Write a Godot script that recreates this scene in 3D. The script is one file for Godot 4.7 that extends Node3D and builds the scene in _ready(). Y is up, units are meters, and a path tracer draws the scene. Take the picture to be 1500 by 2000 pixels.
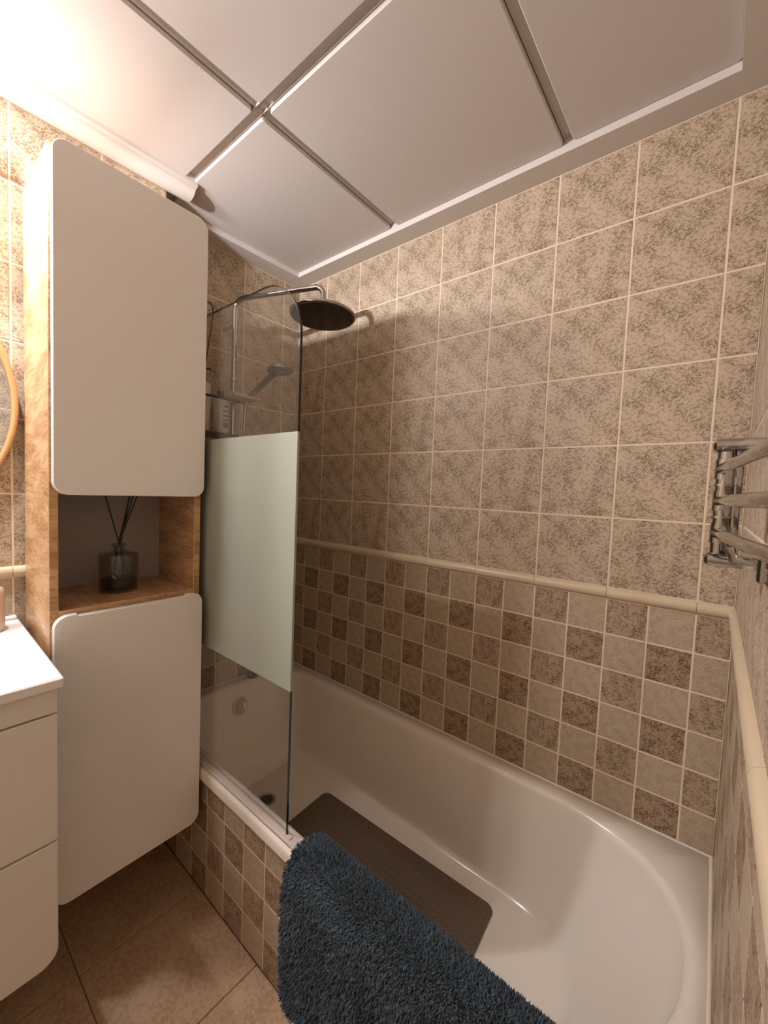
extends Node3D
# A small tiled bathroom: tub with glass screen, tall cabinet, vanity corner.
# x runs along the long tub wall, y is up, z runs from that wall towards the viewer.
# The side walls are not quite square to the tub wall, so they lean by SKEW.

const SKEW := -0.052
const CEIL := 2.2735          # underside of the ceiling edge trim
const PANEL := 2.2935         # face of the ceiling panels
const ZEND := 2.35
const ROWS := [1.056, 1.255, 1.459, 1.663, 1.867, 2.071, 2.2735]
const MROWS := [0.416, 0.517, 0.619, 0.720, 0.822, 0.923, 1.0245]

var M := {}
var used := {}
var cache := {}
var rng := RandomNumberGenerator.new()

# ---------------------------------------------------------------- bookkeeping
func numbered(n: String) -> String:
	if not used.has(n):
		used[n] = 0
		return n
	used[n] += 1
	return "%s_%03d" % [n, used[n]]

func tag(o: Node, label: String, category: String, group := "", kind := "") -> void:
	o.set_meta("label", label)
	if category != "": o.set_meta("category", category)
	if group != "": o.set_meta("group", group)
	if kind != "": o.set_meta("kind", kind)

func thing(called: String, label: String, category: String, at := Vector3.ZERO, turn := 0.0, group := "", kind := "") -> Node3D:
	var o := Node3D.new()
	o.name = numbered(called)
	add_child(o)
	o.position = at
	o.rotation.y = turn
	tag(o, label, category, group, kind)
	return o

func part(parent: Node, called: String, mesh: Mesh, mat: Material, at := Vector3.ZERO, rot := Vector3.ZERO) -> MeshInstance3D:
	var o := MeshInstance3D.new()
	o.name = called
	o.mesh = mesh
	o.material_override = mat
	parent.add_child(o, true)
	o.position = at
	o.rotation = rot
	o.cast_shadow = GeometryInstance3D.SHADOW_CASTING_SETTING_ON
	return o

# ---------------------------------------------------------------- mesh helpers
func begin(smooth := false) -> SurfaceTool:
	var st := SurfaceTool.new()
	st.begin(Mesh.PRIMITIVE_TRIANGLES)
	st.set_smooth_group(0 if smooth else -1)
	return st

func done(st: SurfaceTool) -> ArrayMesh:
	st.generate_normals()
	return st.commit()

func tri(st: SurfaceTool, a: Vector3, b: Vector3, c: Vector3, ua := Vector2.ZERO, ub := Vector2.ZERO, uc := Vector2.ZERO) -> void:
	# given counter-clockwise seen from outside, emitted clockwise
	st.set_uv(ua); st.add_vertex(a)
	st.set_uv(uc); st.add_vertex(c)
	st.set_uv(ub); st.add_vertex(b)

func quad(st: SurfaceTool, a: Vector3, b: Vector3, c: Vector3, d: Vector3, ua := Vector2.ZERO, ub := Vector2.ZERO, uc := Vector2.ZERO, ud := Vector2.ZERO) -> void:
	tri(st, a, b, c, ua, ub, uc)
	tri(st, a, c, d, ua, uc, ud)

func tile_mesh(w: float, h: float, t: float, b: float, uv: Rect2) -> ArrayMesh:
	# a glazed tile: back at z 0, bevelled face at z t, centred
	var key := "t%.4f_%.4f_%.4f_%s" % [w, h, t, str(uv)]
	if cache.has(key): return cache[key]
	var st := begin()
	var x := w / 2
	var y := h / 2
	var o := [Vector3(-x, -y, 0), Vector3(x, -y, 0), Vector3(x, y, 0), Vector3(-x, y, 0)]
	var m := []
	var f := []
	var u := []
	for k in 4:
		var p: Vector3 = o[k]
		m.append(Vector3(p.x, p.y, t - b * 0.7))
		f.append(Vector3(p.x - signf(p.x) * b, p.y - signf(p.y) * b, t))
		u.append(uv.position + Vector2((p.x + x) / w * uv.size.x, (1.0 - (p.y + y) / h) * uv.size.y))
	quad(st, f[0], f[1], f[2], f[3], u[0], u[1], u[2], u[3])
	for k in 4:
		var n := (k + 1) % 4
		quad(st, m[k], m[n], f[n], f[k], u[k], u[n], u[n], u[k])
		quad(st, o[k], o[n], m[n], m[k], u[k], u[n], u[n], u[k])
	var r := done(st)
	cache[key] = r
	return r

func cbox(size: Vector3, b := 0.002) -> ArrayMesh:
	# chamfered box centred on the origin, uv in metres
	var key := "b%s_%.4f" % [str(size), b]
	if cache.has(key): return cache[key]
	var st := begin()
	var h := size / 2
	var bb := minf(b, minf(h.x, minf(h.y, h.z)) * 0.9)
	var ax := [[0, 1, 2], [1, 2, 0], [2, 0, 1]]
	for a in ax:
		for s in [-1.0, 1.0]:
			var c := []
			for e in [[-1, -1], [1, -1], [1, 1], [-1, 1]]:
				var p := Vector3.ZERO
				p[a[0]] = s * h[a[0]]
				p[a[1]] = e[0] * (h[a[1]] - bb)
				p[a[2]] = e[1] * (h[a[2]] - bb)
				c.append(p)
			var uvs := []
			for p: Vector3 in c:
				if a[0] == 1: uvs.append(Vector2(p.x + h.x, p.z + h.z))
				elif a[0] == 0: uvs.append(Vector2(p.z + h.z, h.y - p.y))
				else: uvs.append(Vector2(p.x + h.x, h.y - p.y))
			if s > 0: quad(st, c[0], c[1], c[2], c[3], uvs[0], uvs[1], uvs[2], uvs[3])
			else: quad(st, c[3], c[2], c[1], c[0], uvs[3], uvs[2], uvs[1], uvs[0])
	for a in ax:                       # the twelve edges, running along axis a[0]
		for s1 in [-1.0, 1.0]:
			for s2 in [-1.0, 1.0]:
				var p := []
				for e in [-1.0, 1.0]:
					var v1 := Vector3.ZERO
					v1[a[0]] = e * (h[a[0]] - bb); v1[a[1]] = s1 * h[a[1]]; v1[a[2]] = s2 * (h[a[2]] - bb)
					var v2 := Vector3.ZERO
					v2[a[0]] = e * (h[a[0]] - bb); v2[a[1]] = s1 * (h[a[1]] - bb); v2[a[2]] = s2 * h[a[2]]
					p.append([v1, v2])
				if s1 * s2 > 0: quad(st, p[0][0], p[1][0], p[1][1], p[0][1])
				else: quad(st, p[0][1], p[1][1], p[1][0], p[0][0])
	for sx in [-1.0, 1.0]:
		for sy in [-1.0, 1.0]:
			for sz in [-1.0, 1.0]:
				var a := Vector3(sx * h.x, sy * (h.y - bb), sz * (h.z - bb))
				var b2 := Vector3(sx * (h.x - bb), sy * h.y, sz * (h.z - bb))
				var c2 := Vector3(sx * (h.x - bb), sy * (h.y - bb), sz * h.z)
				if sx * sy * sz > 0: tri(st, a, b2, c2)
				else: tri(st, a, c2, b2)
	var r := done(st)
	cache[key] = r
	return r

func rounded_rect(w: float, h: float, r: float, n := 6) -> PackedVector2Array:
	var p := PackedVector2Array()
	for k in 4:
		var c := Vector2([1, -1, -1, 1][k] * (w / 2 - r), [1, 1, -1, -1][k] * (h / 2 - r))
		for i in n + 1:
			var a := PI / 2 * (k + float(i) / n)
			p.append(c + Vector2(cos(a), sin(a)) * r)
	return p

func inset_poly(p: PackedVector2Array, d: float) -> PackedVector2Array:
	# shrink a counter-clockwise outline along its corner normals
	var r := PackedVector2Array()
	var n := p.size()
	for i in n:
		var e1 := (p[i] - p[(i + n - 1) % n]).normalized()
		var e2 := (p[(i + 1) % n] - p[i]).normalized()
		var n1 := Vector2(-e1.y, e1.x)
		var n2 := Vector2(-e2.y, e2.x)
		var s := n1 + n2
		r.append(p[i] + s / maxf(0.3, 1.0 + n1.dot(n2)) * d)
	return r

func extrude(poly: PackedVector2Array, depth: float, b := 0.001) -> ArrayMesh:
	# counter-clockwise outline in xy, extruded from z 0 to z depth with chamfered rims
	var st := begin()
	var n := poly.size()
	var ins := inset_poly(poly, b) if b > 0 else poly
	var ix := Geometry2D.triangulate_polygon(ins)
	for k in range(0, ix.size(), 3):
		var a := ins[ix[k]]
		var c := ins[ix[k + 1]]
		var d := ins[ix[k + 2]]
		if (c - a).cross(d - a) < 0:
			var tmp := c
			c = d
			d = tmp
		tri(st, Vector3(a.x, a.y, depth), Vector3(c.x, c.y, depth), Vector3(d.x, d.y, depth), a, c, d)
		tri(st, Vector3(a.x, a.y, 0), Vector3(d.x, d.y, 0), Vector3(c.x, c.y, 0), a, d, c)
	for i in n:
		var j := (i + 1) % n
		var p := poly[i]
		var q := poly[j]
		var pi := ins[i]
		var qi := ins[j]
		quad(st, Vector3(p.x, p.y, b), Vector3(q.x, q.y, b), Vector3(q.x, q.y, depth - b), Vector3(p.x, p.y, depth - b), p, q, q, p)
		if b > 0:
			quad(st, Vector3(p.x, p.y, depth - b), Vector3(q.x, q.y, depth - b), Vector3(qi.x, qi.y, depth), Vector3(pi.x, pi.y, depth), p, q, q, p)
			quad(st, Vector3(pi.x, pi.y, 0), Vector3(qi.x, qi.y, 0), Vector3(q.x, q.y, b), Vector3(p.x, p.y, b), p, q, q, p)
	return done(st)

func lathe(prof: Array, segs := 32) -> ArrayMesh:
	# profile of Vector2(radius, y) from bottom to top; a repeated point makes a crease
	var st := begin(true)
	var grp := 0
	for i in prof.size() - 1:
		var a: Vector2 = prof[i]
		var b: Vector2 = prof[i + 1]
		if a.is_equal_approx(b):
			grp += 1
			continue
		st.set_smooth_group(grp)
		for k in segs:
			var t0 := TAU * k / segs
			var t1 := TAU * (k + 1) / segs
			var p0 := Vector3(a.x * cos(t0), a.y, -a.x * sin(t0))
			var p1 := Vector3(a.x * cos(t1), a.y, -a.x * sin(t1))
			var p2 := Vector3(b.x * cos(t1), b.y, -b.x * sin(t1))
			var p3 := Vector3(b.x * cos(t0), b.y, -b.x * sin(t0))
			if a.x < 1e-6: tri(st, p0, p2, p3)
			elif b.x < 1e-6: tri(st, p0, p1, p2)
			else: quad(st, p0, p1, p2, p3)
	return done(st)

func loft(rings: Array, closed := true, caps := false) -> ArrayMesh:
	# rings of equal point count; outside is where ring direction x loft direction points
	var st := begin(true)
	var n: int = rings[0].size()
	for r in rings.size() - 1:
		var a: Array = rings[r]
		var b: Array = rings[r + 1]
		for k in (n if closed else n - 1):
			var j := (k + 1) % n
			quad(st, a[k], a[j], b[j], b[k])
	if caps:
		st.set_smooth_group(7)
		for e in 2:
			var ring: Array = rings[0] if e == 0 else rings[rings.size() - 1]
			var c := Vector3.ZERO
			for p: Vector3 in ring: c += p
			c /= n
			for k in n:
				if e == 0: tri(st, c, ring[(k + 1) % n], ring[k])
				else: tri(st, c, ring[k], ring[(k + 1) % n])
	return done(st)

func tube(path: Array, rad: float, segs := 12, rad_end := -1.0) -> ArrayMesh:
	var rings := []
	var up := Vector3.UP
	var last := Vector3.ZERO
	for i in path.size():
		var p: Vector3 = path[i]
		var d: Vector3
		if i == 0: d = (path[1] - p).normalized()
		elif i == path.size() - 1: d = (p - path[i - 1]).normalized()
		else: d = ((path[i + 1] - p).normalized() + (p - path[i - 1]).normalized()).normalized()
		if i == 0:
			up = Vector3.UP if absf(d.y) < 0.9 else Vector3.RIGHT
			up = (up - d * up.dot(d)).normalized()
		else:
			up = (up - d * up.dot(d)).normalized()
		var side := d.cross(up)
		var r := rad
		if rad_end > 0: r = lerpf(rad, rad_end, float(i) / (path.size() - 1))
		var ring := []
		for k in segs:
			var a := TAU * k / segs
			ring.append(p + (up * cos(a) + side * sin(a)) * r)
		rings.append(ring)
		last = d
	return loft(rings, true, true)

func curve(pts: Array, step := 0.01) -> Array:
	# smooth path through points (Catmull-Rom)
	var r := []
	for i in pts.size() - 1:
		var p0: Vector3 = pts[maxi(i - 1, 0)]
		var p1: Vector3 = pts[i]
		var p2: Vector3 = pts[i + 1]
		var p3: Vector3 = pts[mini(i + 2, pts.size() - 1)]
		var n := maxi(2, int(p1.distance_to(p2) / step))
		for k in n:
			r.append(p1.cubic_interpolate(p2, p0, p3, float(k) / n))
	r.append(pts[pts.size() - 1])
	return r

func prism_x(prof: Array, length: float) -> ArrayMesh:
	# open profile of Vector2(y, z), swept along +x
	var st := begin(true)
	for i in prof.size() - 1:
		var a: Vector2 = prof[i]
		var b: Vector2 = prof[i + 1]
		quad(st, Vector3(0, a.x, a.y), Vector3(length, a.x, a.y), Vector3(length, b.x, b.y), Vector3(0, b.x, b.y))
	st.set_smooth_group(5)
	for e in 2:
		var x := 0.0 if e == 0 else length
		var c := Vector3(x, (prof[0].x + prof[prof.size() - 1].x) / 2, (prof[0].y + prof[prof.size() - 1].y) / 2)
		for i in prof.size() - 1:
			var a := Vector3(x, prof[i].x, prof[i].y)
			var b := Vector3(x, prof[i + 1].x, prof[i + 1].y)
			if e == 0: tri(st, c, a, b)
			else: tri(st, c, b, a)
	return done(st)

# ---------------------------------------------------------------- materials
func mat(c: Color, rough := 0.5, metal := 0.0) -> StandardMaterial3D:
	var m := StandardMaterial3D.new()
	m.albedo_color = c
	m.roughness = rough
	m.metallic = metal
	return m

func noise(freq: float, sd: int, oct := 3, type := FastNoiseLite.TYPE_SIMPLEX_SMOOTH) -> FastNoiseLite:
	var n := FastNoiseLite.new()
	n.seed = sd
	n.noise_type = type
	n.frequency = freq
	n.fractal_octaves = oct
	return n

func rgb(r: float, g: float, b: float) -> Color:
	return Color(r / 255.0, g / 255.0, b / 255.0)

func stone_texture(size: int, sd: int, base: Color, mid: Color, dark: Color, amount: float, streak: float, speck: float, spot := 40.0) -> ImageTexture:
	# mottled printed stone: soft clouds, crumbly grain, hair-thin wriggling veins and specks
	var img := Image.create(size, size, true, Image.FORMAT_RGB8)
	var big := noise(2.6, sd, 3)
	var crumb := noise(spot * 0.42, sd + 1, 3)
	var grain := noise(spot * 1.5, sd + 2, 2)
	var worm := noise(spot * 0.42, sd + 3, 2)
	var spots := noise(spot * 0.75, sd + 4, 2)
	for y in size:
		var v := float(y) / size
		for x in size:
			var u := float(x) / size
			var b := big.get_noise_2d(u, v)
			var us := u * (1.0 - streak * 0.45)
			var vs := v * (1.0 + streak * 0.7)
			var c1 := crumb.get_noise_2d(us, vs)
			var g := grain.get_noise_2d(us, vs)
			var cluster := clampf(0.5 + b * 1.1, 0.0, 1.0)
			var patch := smoothstep(-0.16, 0.34, c1 + g * 0.45 + b * 0.35)
			var t := clampf(amount - 0.32 + patch * 0.54 + b * 0.18 + g * 0.35, 0.0, 1.0)
			var w := clampf(1.0 - absf(worm.get_noise_2d(us + c1 * 0.012, vs + g * 0.008)) * 11.0, 0.0, 1.0)
			w *= clampf(0.1 + b * 0.9 + c1 * 1.6, 0.0, 1.0)
			var s := clampf((spots.get_noise_2d(us, vs) - 0.26 + b * 0.30 + g * 0.35) * 3.6, 0.0, 1.0) * speck * (0.25 + 0.75 * cluster)
			var c := base.lerp(mid, t)
			c = c.lerp(dark, clampf(w * speck * 0.6 + s, 0.0, 0.9))
			img.set_pixel(x, y, c)
	img.generate_mipmaps()
	return ImageTexture.create_from_image(img)

func wood_texture(w: int, h: int, sd: int) -> ImageTexture:
	# oak print: grain lines swirl round knots, with thin dark checks
	var img := Image.create(w, h, true, Image.FORMAT_RGB8)
	var warp := noise(2.2, sd, 3)
	var ring := noise(1.4, sd + 1, 2)
	var fibre := noise(40.0, sd + 2, 3)
	var tone := noise(3.0, sd + 3, 3)
	var check := noise(3.2, sd + 4, 2)
	var hi := rgb(208, 171, 128)
	var lo := rgb(160, 117, 77)
	var dk := rgb(98, 60, 34)
	var asp := float(h) / w
	for y in h:
		var v := float(y) / w
		for x in w:
			var u := float(x) / w
			var k := warp.get_noise_2d(u * 0.6, v) * 0.15
			var r := ring.get_noise_2d(u * 0.5 + k, v * 1.3 + k)
			var lines := 0.5 + 0.5 * sin((v * 9.0 + r * 4.5 + k * 3.0) * TAU)
			var fb := fibre.get_noise_2d(u * 0.07 + k * 0.1, v + k * 0.3 + u * 0.12)
			var t := clampf(0.36 + (lines - 0.5) * 0.22 + fb * 0.55 + tone.get_noise_2d(u * 0.5, v * 1.8 + k) * 0.75, 0.0, 1.0)
			var c := hi.lerp(lo, t)
			var ck := absf(check.get_noise_2d(u * 0.35 + 7.0, v * 1.7 + k * 0.15))
			var on := clampf((tone.get_noise_2d(u * 1.5 + 30.0, v * 2.2) + 0.02) * 6.0, 0.0, 1.0)
			c = c.lerp(dk, clampf(1.0 - ck * 42.0, 0.0, 1.0) * on * 0.8)
			img.set_pixel(x, y, c)
	img.generate_mipmaps()
	return ImageTexture.create_from_image(img)

func textured(t: Texture2D, rough: float, spec := 0.5) -> StandardMaterial3D:
	var m := StandardMaterial3D.new()
	m.albedo_texture = t
	m.roughness = rough
	m.metallic_specular = spec
	return m

func make_materials() -> void:
	var tb := rgb(200, 182, 158)
	var tm := rgb(146, 124, 99)
	var td := rgb(98, 78, 58)
	M.tile = []
	for k in 2:
		M.tile.append(textured(stone_texture(448, 11 + 20 * k, tb, tm, td, 0.42, 0.2, 0.8, 38.0), 0.52))
	M.light = []
	for k in 2:
		M.light.append(textured(stone_texture(224, 301 + 20 * k, rgb(190, 172, 148), rgb(160, 140, 115), rgb(114, 94, 72), 0.33, 0.9, 0.10, 26.0), 0.5))
	M.medium = []
	for k in 2:
		M.medium.append(textured(stone_texture(224, 401 + 20 * k, rgb(182, 161, 135), rgb(146, 122, 96), rgb(86, 64, 46), 0.42, 0.3, 0.85, 19.0), 0.5))
	M.dark = []
	for k in 2:
		M.dark.append(textured(stone_texture(224, 501 + 20 * k, rgb(176, 153, 126), rgb(130, 104, 79), rgb(72, 52, 36), 0.5, 0.1, 1.0, 18.0), 0.5))
	M.floor = []
	for k in 2:
		M.floor.append(textured(stone_texture(320, 601 + 20 * k, rgb(190, 162, 132), rgb(164, 134, 104), rgb(112, 84, 60), 0.38, 0.2, 0.12), 0.42))
	M.grout = mat(rgb(232, 212, 186), 0.8)
	M.floor_grout = mat(rgb(104, 80, 60), 0.9)
	M.dado = textured(stone_texture(128, 701, rgb(214, 196, 166), rgb(200, 180, 148), rgb(160, 134, 104), 0.3, 0.3, 0.1), 0.3)
	M.plaster = mat(rgb(196, 180, 158), 0.7)
	M.panel = mat(rgb(208, 201, 196), 0.62)
	M.grid = mat(rgb(212, 205, 199), 0.5)
	M.wood = textured(wood_texture(256, 1024, 900), 0.36)
	M.wood.uv1_scale = Vector3(1.0 / 0.32, 1.0 / 1.28, 1)
	M.white = mat(rgb(236, 233, 228), 0.14)
	M.white.metallic_specular = 0.5
	M.white_matt = mat(rgb(232, 228, 222), 0.4)
	M.board = mat(rgb(168, 158, 154), 0.5)
	M.ceramic = mat(rgb(240, 238, 235), 0.12)
	M.sealant = mat(rgb(232, 220, 204), 0.5)
	M.enamel = mat(rgb(238, 229, 216), 0.16)
	M.chrome = mat(rgb(188, 187, 187), 0.06, 1.0)
	M.brushed = mat(rgb(190, 186, 180), 0.28, 1.0)
	M.satin = mat(rgb(198, 186, 176), 0.35)
	M.silver = mat(rgb(158, 156, 151), 0.22, 0.85)
	M.dark_metal = mat(rgb(84, 78, 72), 0.12, 1.0)
	M.black = mat(rgb(22, 21, 21), 0.4)
	M.rubber = mat(rgb(104, 86, 70), 0.6)
	M.hole = mat(rgb(20, 17, 15), 0.6)
	M.frame_wood = mat(rgb(190, 146, 98), 0.4)
	M.mirror = mat(rgb(236, 238, 238), 0.01, 1.0)
	M.soap = mat(rgb(196, 172, 158), 0.45)
	M.bottle = mat(rgb(226, 222, 212), 0.35)
	M.print = mat(rgb(96, 90, 84), 0.5)
	M.frost = mat(rgb(160, 165, 152), 0.42)
	M.frost.backlight_enabled = true
	M.frost.backlight = Color(0.16, 0.16, 0.14)
	M.glass = mat(Color(0.32, 0.35, 0.31, 0.045), 0.01)
	M.glass.transparency = BaseMaterial3D.TRANSPARENCY_ALPHA
	M.glass_edge = mat(rgb(30, 34, 29), 0.12)
	M.smoke = mat(Color(0.10, 0.08, 0.07, 0.19), 0.03)
	M.smoke.transparency = BaseMaterial3D.TRANSPARENCY_ALPHA
	M.liquid = mat(rgb(26, 22, 18), 0.08)
	M.pile = mat(Color.WHITE, 0.95)
	M.pile.vertex_color_use_as_albedo = true
	M.pile_base = mat(rgb(44, 55, 64), 1.0)
	M.opal = mat(rgb(235, 232, 226), 0.5)
	M.opal.albedo_color.a = 0.69
	M.opal.transparency = BaseMaterial3D.TRANSPARENCY_ALPHA
	M.lamp = mat(rgb(250, 244, 236), 0.4)
	M.lamp.emission_enabled = true
	M.lamp.emission = Color(1.0, 0.985, 1.0)
	M.lamp.emission_energy_multiplier = 5.0

# ---------------------------------------------------------------- tiled surfaces
func tiles(wall: Node3D, xs: Array, ys: Array, joint: float, kind: String, full: Vector2, phase := 0) -> void:
	# one MeshInstance3D for each tile between the given column and row lines
	for r in ys.size() - 1:
		for c in xs.size() - 1:
			var w: float = xs[c + 1] - xs[c] - joint
			var h: float = ys[r + 1] - ys[r] - joint
			if w < 0.004 or h < 0.004: continue
			var m: Material
			var pick := rng.randi()
			if kind == "big": m = M.tile[1 if pick % 5 == 0 else 0]
			elif kind == "floor": m = M.floor[pick % 2]
			else:
				var row: int = ys.size() - 2 - r
				if (c + row + phase) % 2 == 0: m = M.light[pick % 2]
				elif row % 2 == 0: m = M.medium[pick % 2]
				else: m = M.dark[pick % 2]
			var uw := minf(1.0, (w + joint) / full.x)
			var uh := minf(1.0, (h + joint) / full.y)
			var t := 0.0028 + 0.0002 * float(pick % 3 - 1)
			var o := part(wall, "tile", tile_mesh(w, h, snappedf(t, 0.0001), 0.0006, Rect2(0, 0, snappedf(uw, 0.01), snappedf(uh, 0.01))), m)
			o.position = Vector3((xs[c] + xs[c + 1]) / 2, (ys[r] + ys[r + 1]) / 2, -0.0028)

func span(a: float, b: float, first: float, step: float) -> Array:
	# lines from a to b with regular joints that pass through first
	var r := [a]
	var x := first - ceilf((first - a) / step) * step
	while x < b - 0.012:
		if x > a + 0.012: r.append(x)
		x += step
	r.append(b)
	return r

func tiled_wall(called: String, label: String, at: Vector3, turn: float, a: float, b: float, first: float, mfirst: float, phase: int, low := 99.0) -> Node3D:
	var w := thing(called, label, "wall", at, turn, "", "structure")
	part(w, "grout_bed", cbox(Vector3(b - a, CEIL + 0.1, 0.08), 0.0005), M.grout, Vector3((a + b) / 2, (CEIL + 0.1) / 2, -0.0408))
	tiles(w, span(a, b, first, 0.2), ROWS, 0.0050, "big", Vector2(0.2, 0.204))
	tiles(w, span(a, b, mfirst, 0.1), MROWS, 0.0046, "mosaic", Vector2(0.1, 0.1), phase)
	# mosaic rows down to the floor where no tub stands in front
	if low < b: tiles(w, span(low, b, mfirst, 0.1), [0.0, 0.113, 0.214, 0.315, 0.416], 0.0046, "mosaic", Vector2(0.1, 0.1), phase)
	return w

func dado(called: String, label: String, at: Vector3, turn: float, a: float, b: float, first: float) -> void:
	var t := thing(called, label, "trim", at, turn, "", "structure")
	var xs := span(a, b, first, 0.2)
	var prof := []
	for k in 9:
		var g := PI * k / 8
		prof.append(Vector2(1.041 - cos(g) * 0.0152, -0.0005 + sin(g) * 0.0125))
	for i in xs.size() - 1:
		part(t, "rail_piece", prism_x(prof, xs[i + 1] - xs[i] - 0.0009), M.dado, Vector3(xs[i], 0, 0))

func quad_panel(p: PackedVector2Array, y: float, h: float, r: float, b: float) -> ArrayMesh:
	# flat slab over a four-sided plan (x, z) with slightly rounded corners, face down at y
	var o := PackedVector2Array()
	for i in 4:
		var e1 := (p[(i + 3) % 4] - p[i]).normalized()
		var e2 := (p[(i + 1) % 4] - p[i]).normalized()
		for k in 5:
			var t := float(k) / 4
			var a := p[i] + e1 * r
			var c := p[i] + e2 * r
			o.append(a.lerp(p[i], t).lerp(p[i].lerp(c, t), t))
	var area := 0.0
	for i in o.size(): area += o[i].cross(o[(i + 1) % o.size()])
	if area < 0: o.reverse()
	# extrude() builds in xy; lay it so that its z becomes -y
	var src := extrude(o, h, b)
	var st := SurfaceTool.new()
	st.append_from(src, 0, Transform3D(Basis(Vector3(1, 0, 0), Vector3(0, 0, 1), Vector3(0, -1, 0)), Vector3(0, y + h, 0)))
	return st.commit()

# ---------------------------------------------------------------- scene
func _ready() -> void:
	rng.seed = 4
	set_view()
	make_materials()
	build_shell()
	build_ceiling()
	build_tub()
	build_screen()
	build_cabinet()
	build_vanity()
	build_mirror_and_lamp()
	build_shower()
	build_towel_rack()
	build_bath_mats()
	build_small_things()

func set_view() -> void:
	var cam := Camera3D.new()
	cam.name = "camera"
	add_child(cam)
	cam.position = Vector3(1.5611, 1.303, 1.2622)
	cam.rotation = Vector3(-0.05298, 0.6602, 0.04117)
	cam.fov = rad_to_deg(2.0 * atan(1000.0 / 757.09))
	cam.near = 0.02
	cam.current = true
	var env := Environment.new()
	env.background_mode = Environment.BG_COLOR
	env.background_color = Color(0, 0, 0)
	env.ambient_light_source = Environment.AMBIENT_SOURCE_DISABLED
	env.tonemap_mode = Environment.TONE_MAPPER_LINEAR
	env.tonemap_exposure = 1.0
	env.sdfgi_enabled = true
	env.ssao_enabled = true
	env.ssil_enabled = true
	var we := WorldEnvironment.new()
	we.name = "environment"
	we.environment = env
	add_child(we)

func build_shell() -> void:
	# floor, with its large tiles
	var fl := thing("floor", "beige stone-look floor tiles with thin dark joints", "floor", Vector3.ZERO, 0, "", "structure")
	part(fl, "grout_bed", cbox(Vector3(2.2, 0.1, ZEND + 0.3), 0.0005), M.floor_grout, Vector3(0.85, -0.0522, ZEND / 2))
	var step := 0.3206
	var iz := 0
	for z0 in [0.6605, 0.972, 1.2926, 1.6132, 1.9338]:
		var z1: float = [0.972, 1.2926, 1.6132, 1.9338, ZEND][iz]
		iz += 1
		for k in range(-1, 4):
			var p := PackedVector2Array()
			var j := 0.0011
			for e in [[k, z0 + j, j], [k + 1, z0 + j, -j], [k + 1, z1 - j, -j], [k, z1 - j, j]]:
				var x: float = 0.429 + e[0] * step - 0.046 * e[1] + e[2]
				p.append(Vector2(clampf(x, 0.166 + SKEW * e[1], 1.672 - 0.047 * e[1]), e[1]))
			if p[1].x - p[0].x < 0.01: continue
			part(fl, "tile", quad_panel_up(p, 0.0, 0.012), M.floor[rng.randi() % 2])
	# walls
	tiled_wall("wall_back", "long beige tiled wall above the bathtub with a checkered lower band", Vector3.ZERO, 0, 0.0, 1.672, 1.6, 1.6, 1)
	tiled_wall("wall_left_alcove", "tiled end wall behind the shower column", Vector3.ZERO, PI / 2 + SKEW, -0.672, 0.0, -0.286, -0.086, 0)
	tiled_wall("wall_left_return", "narrow tiled return beside the tall cabinet", Vector3(0, 0, 0.67), PI, -0.124, 0.05, 0.0, 0.0, 0)
	tiled_wall("wall_left", "beige tiled wall behind the round mirror and vanity", Vector3(0.166, 0, 0), PI / 2 + SKEW, -ZEND, -0.672, -0.852, -0.852, 0, -ZEND)
	tiled_wall("wall_right", "beige tiled wall carrying the chrome swing towel rack", Vector3(1.672, 0, 0), -PI / 2 - 0.047, 0.0, ZEND, 0.155, 0.155, 0, 0.676)
	var wf := thing("wall_front", "plain beige wall opposite the bathtub", "wall", Vector3(0.85, 0, ZEND), 0, "", "structure")
	part(wf, "panel", cbox(Vector3(2.2, CEIL + 0.1, 0.08), 0.001), M.plaster, Vector3(0, (CEIL + 0.1) / 2, 0.04))
	# low wall that carries the tub, tiled as a checkerboard
	var ap := thing("wall_tub_panel", "checkered mosaic tile panel along the side of the bathtub", "wall", Vector3(0, 0, 0.66), 0, "", "structure")
	part(ap, "grout_bed", cbox(Vector3(1.67, 0.380, 0.03), 0.0005), M.grout, Vector3(0.806, 0.190, -0.0158))
	tiles(ap, span(-0.03, 1.638, 0.042, 0.1), [0.0, 0.098, 0.199, 0.299, 0.380], 0.0044, "mosaic", Vector2(0.1, 0.1), 0)
	# dado rails
	dado("trim_1", "cream half-round rail on the long wall above the checkered band", Vector3.ZERO, 0, 0.0, 1.672, 1.6)
	dado("trim_2", "cream half-round rail on the wall behind the shower", Vector3.ZERO, PI / 2 + SKEW, -0.672, -0.012, -0.286)
	dado("trim_3", "cream half-round rail behind the vanity", Vector3(0.166, 0, 0), PI / 2 + SKEW, -ZEND, -0.672, -0.852)
	dado("trim_4", "cream half-round rail on the wall with the towel rack", Vector3(1.672, 0, 0), -PI / 2 - 0.047, 0.012, ZEND, 0.355)

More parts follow.
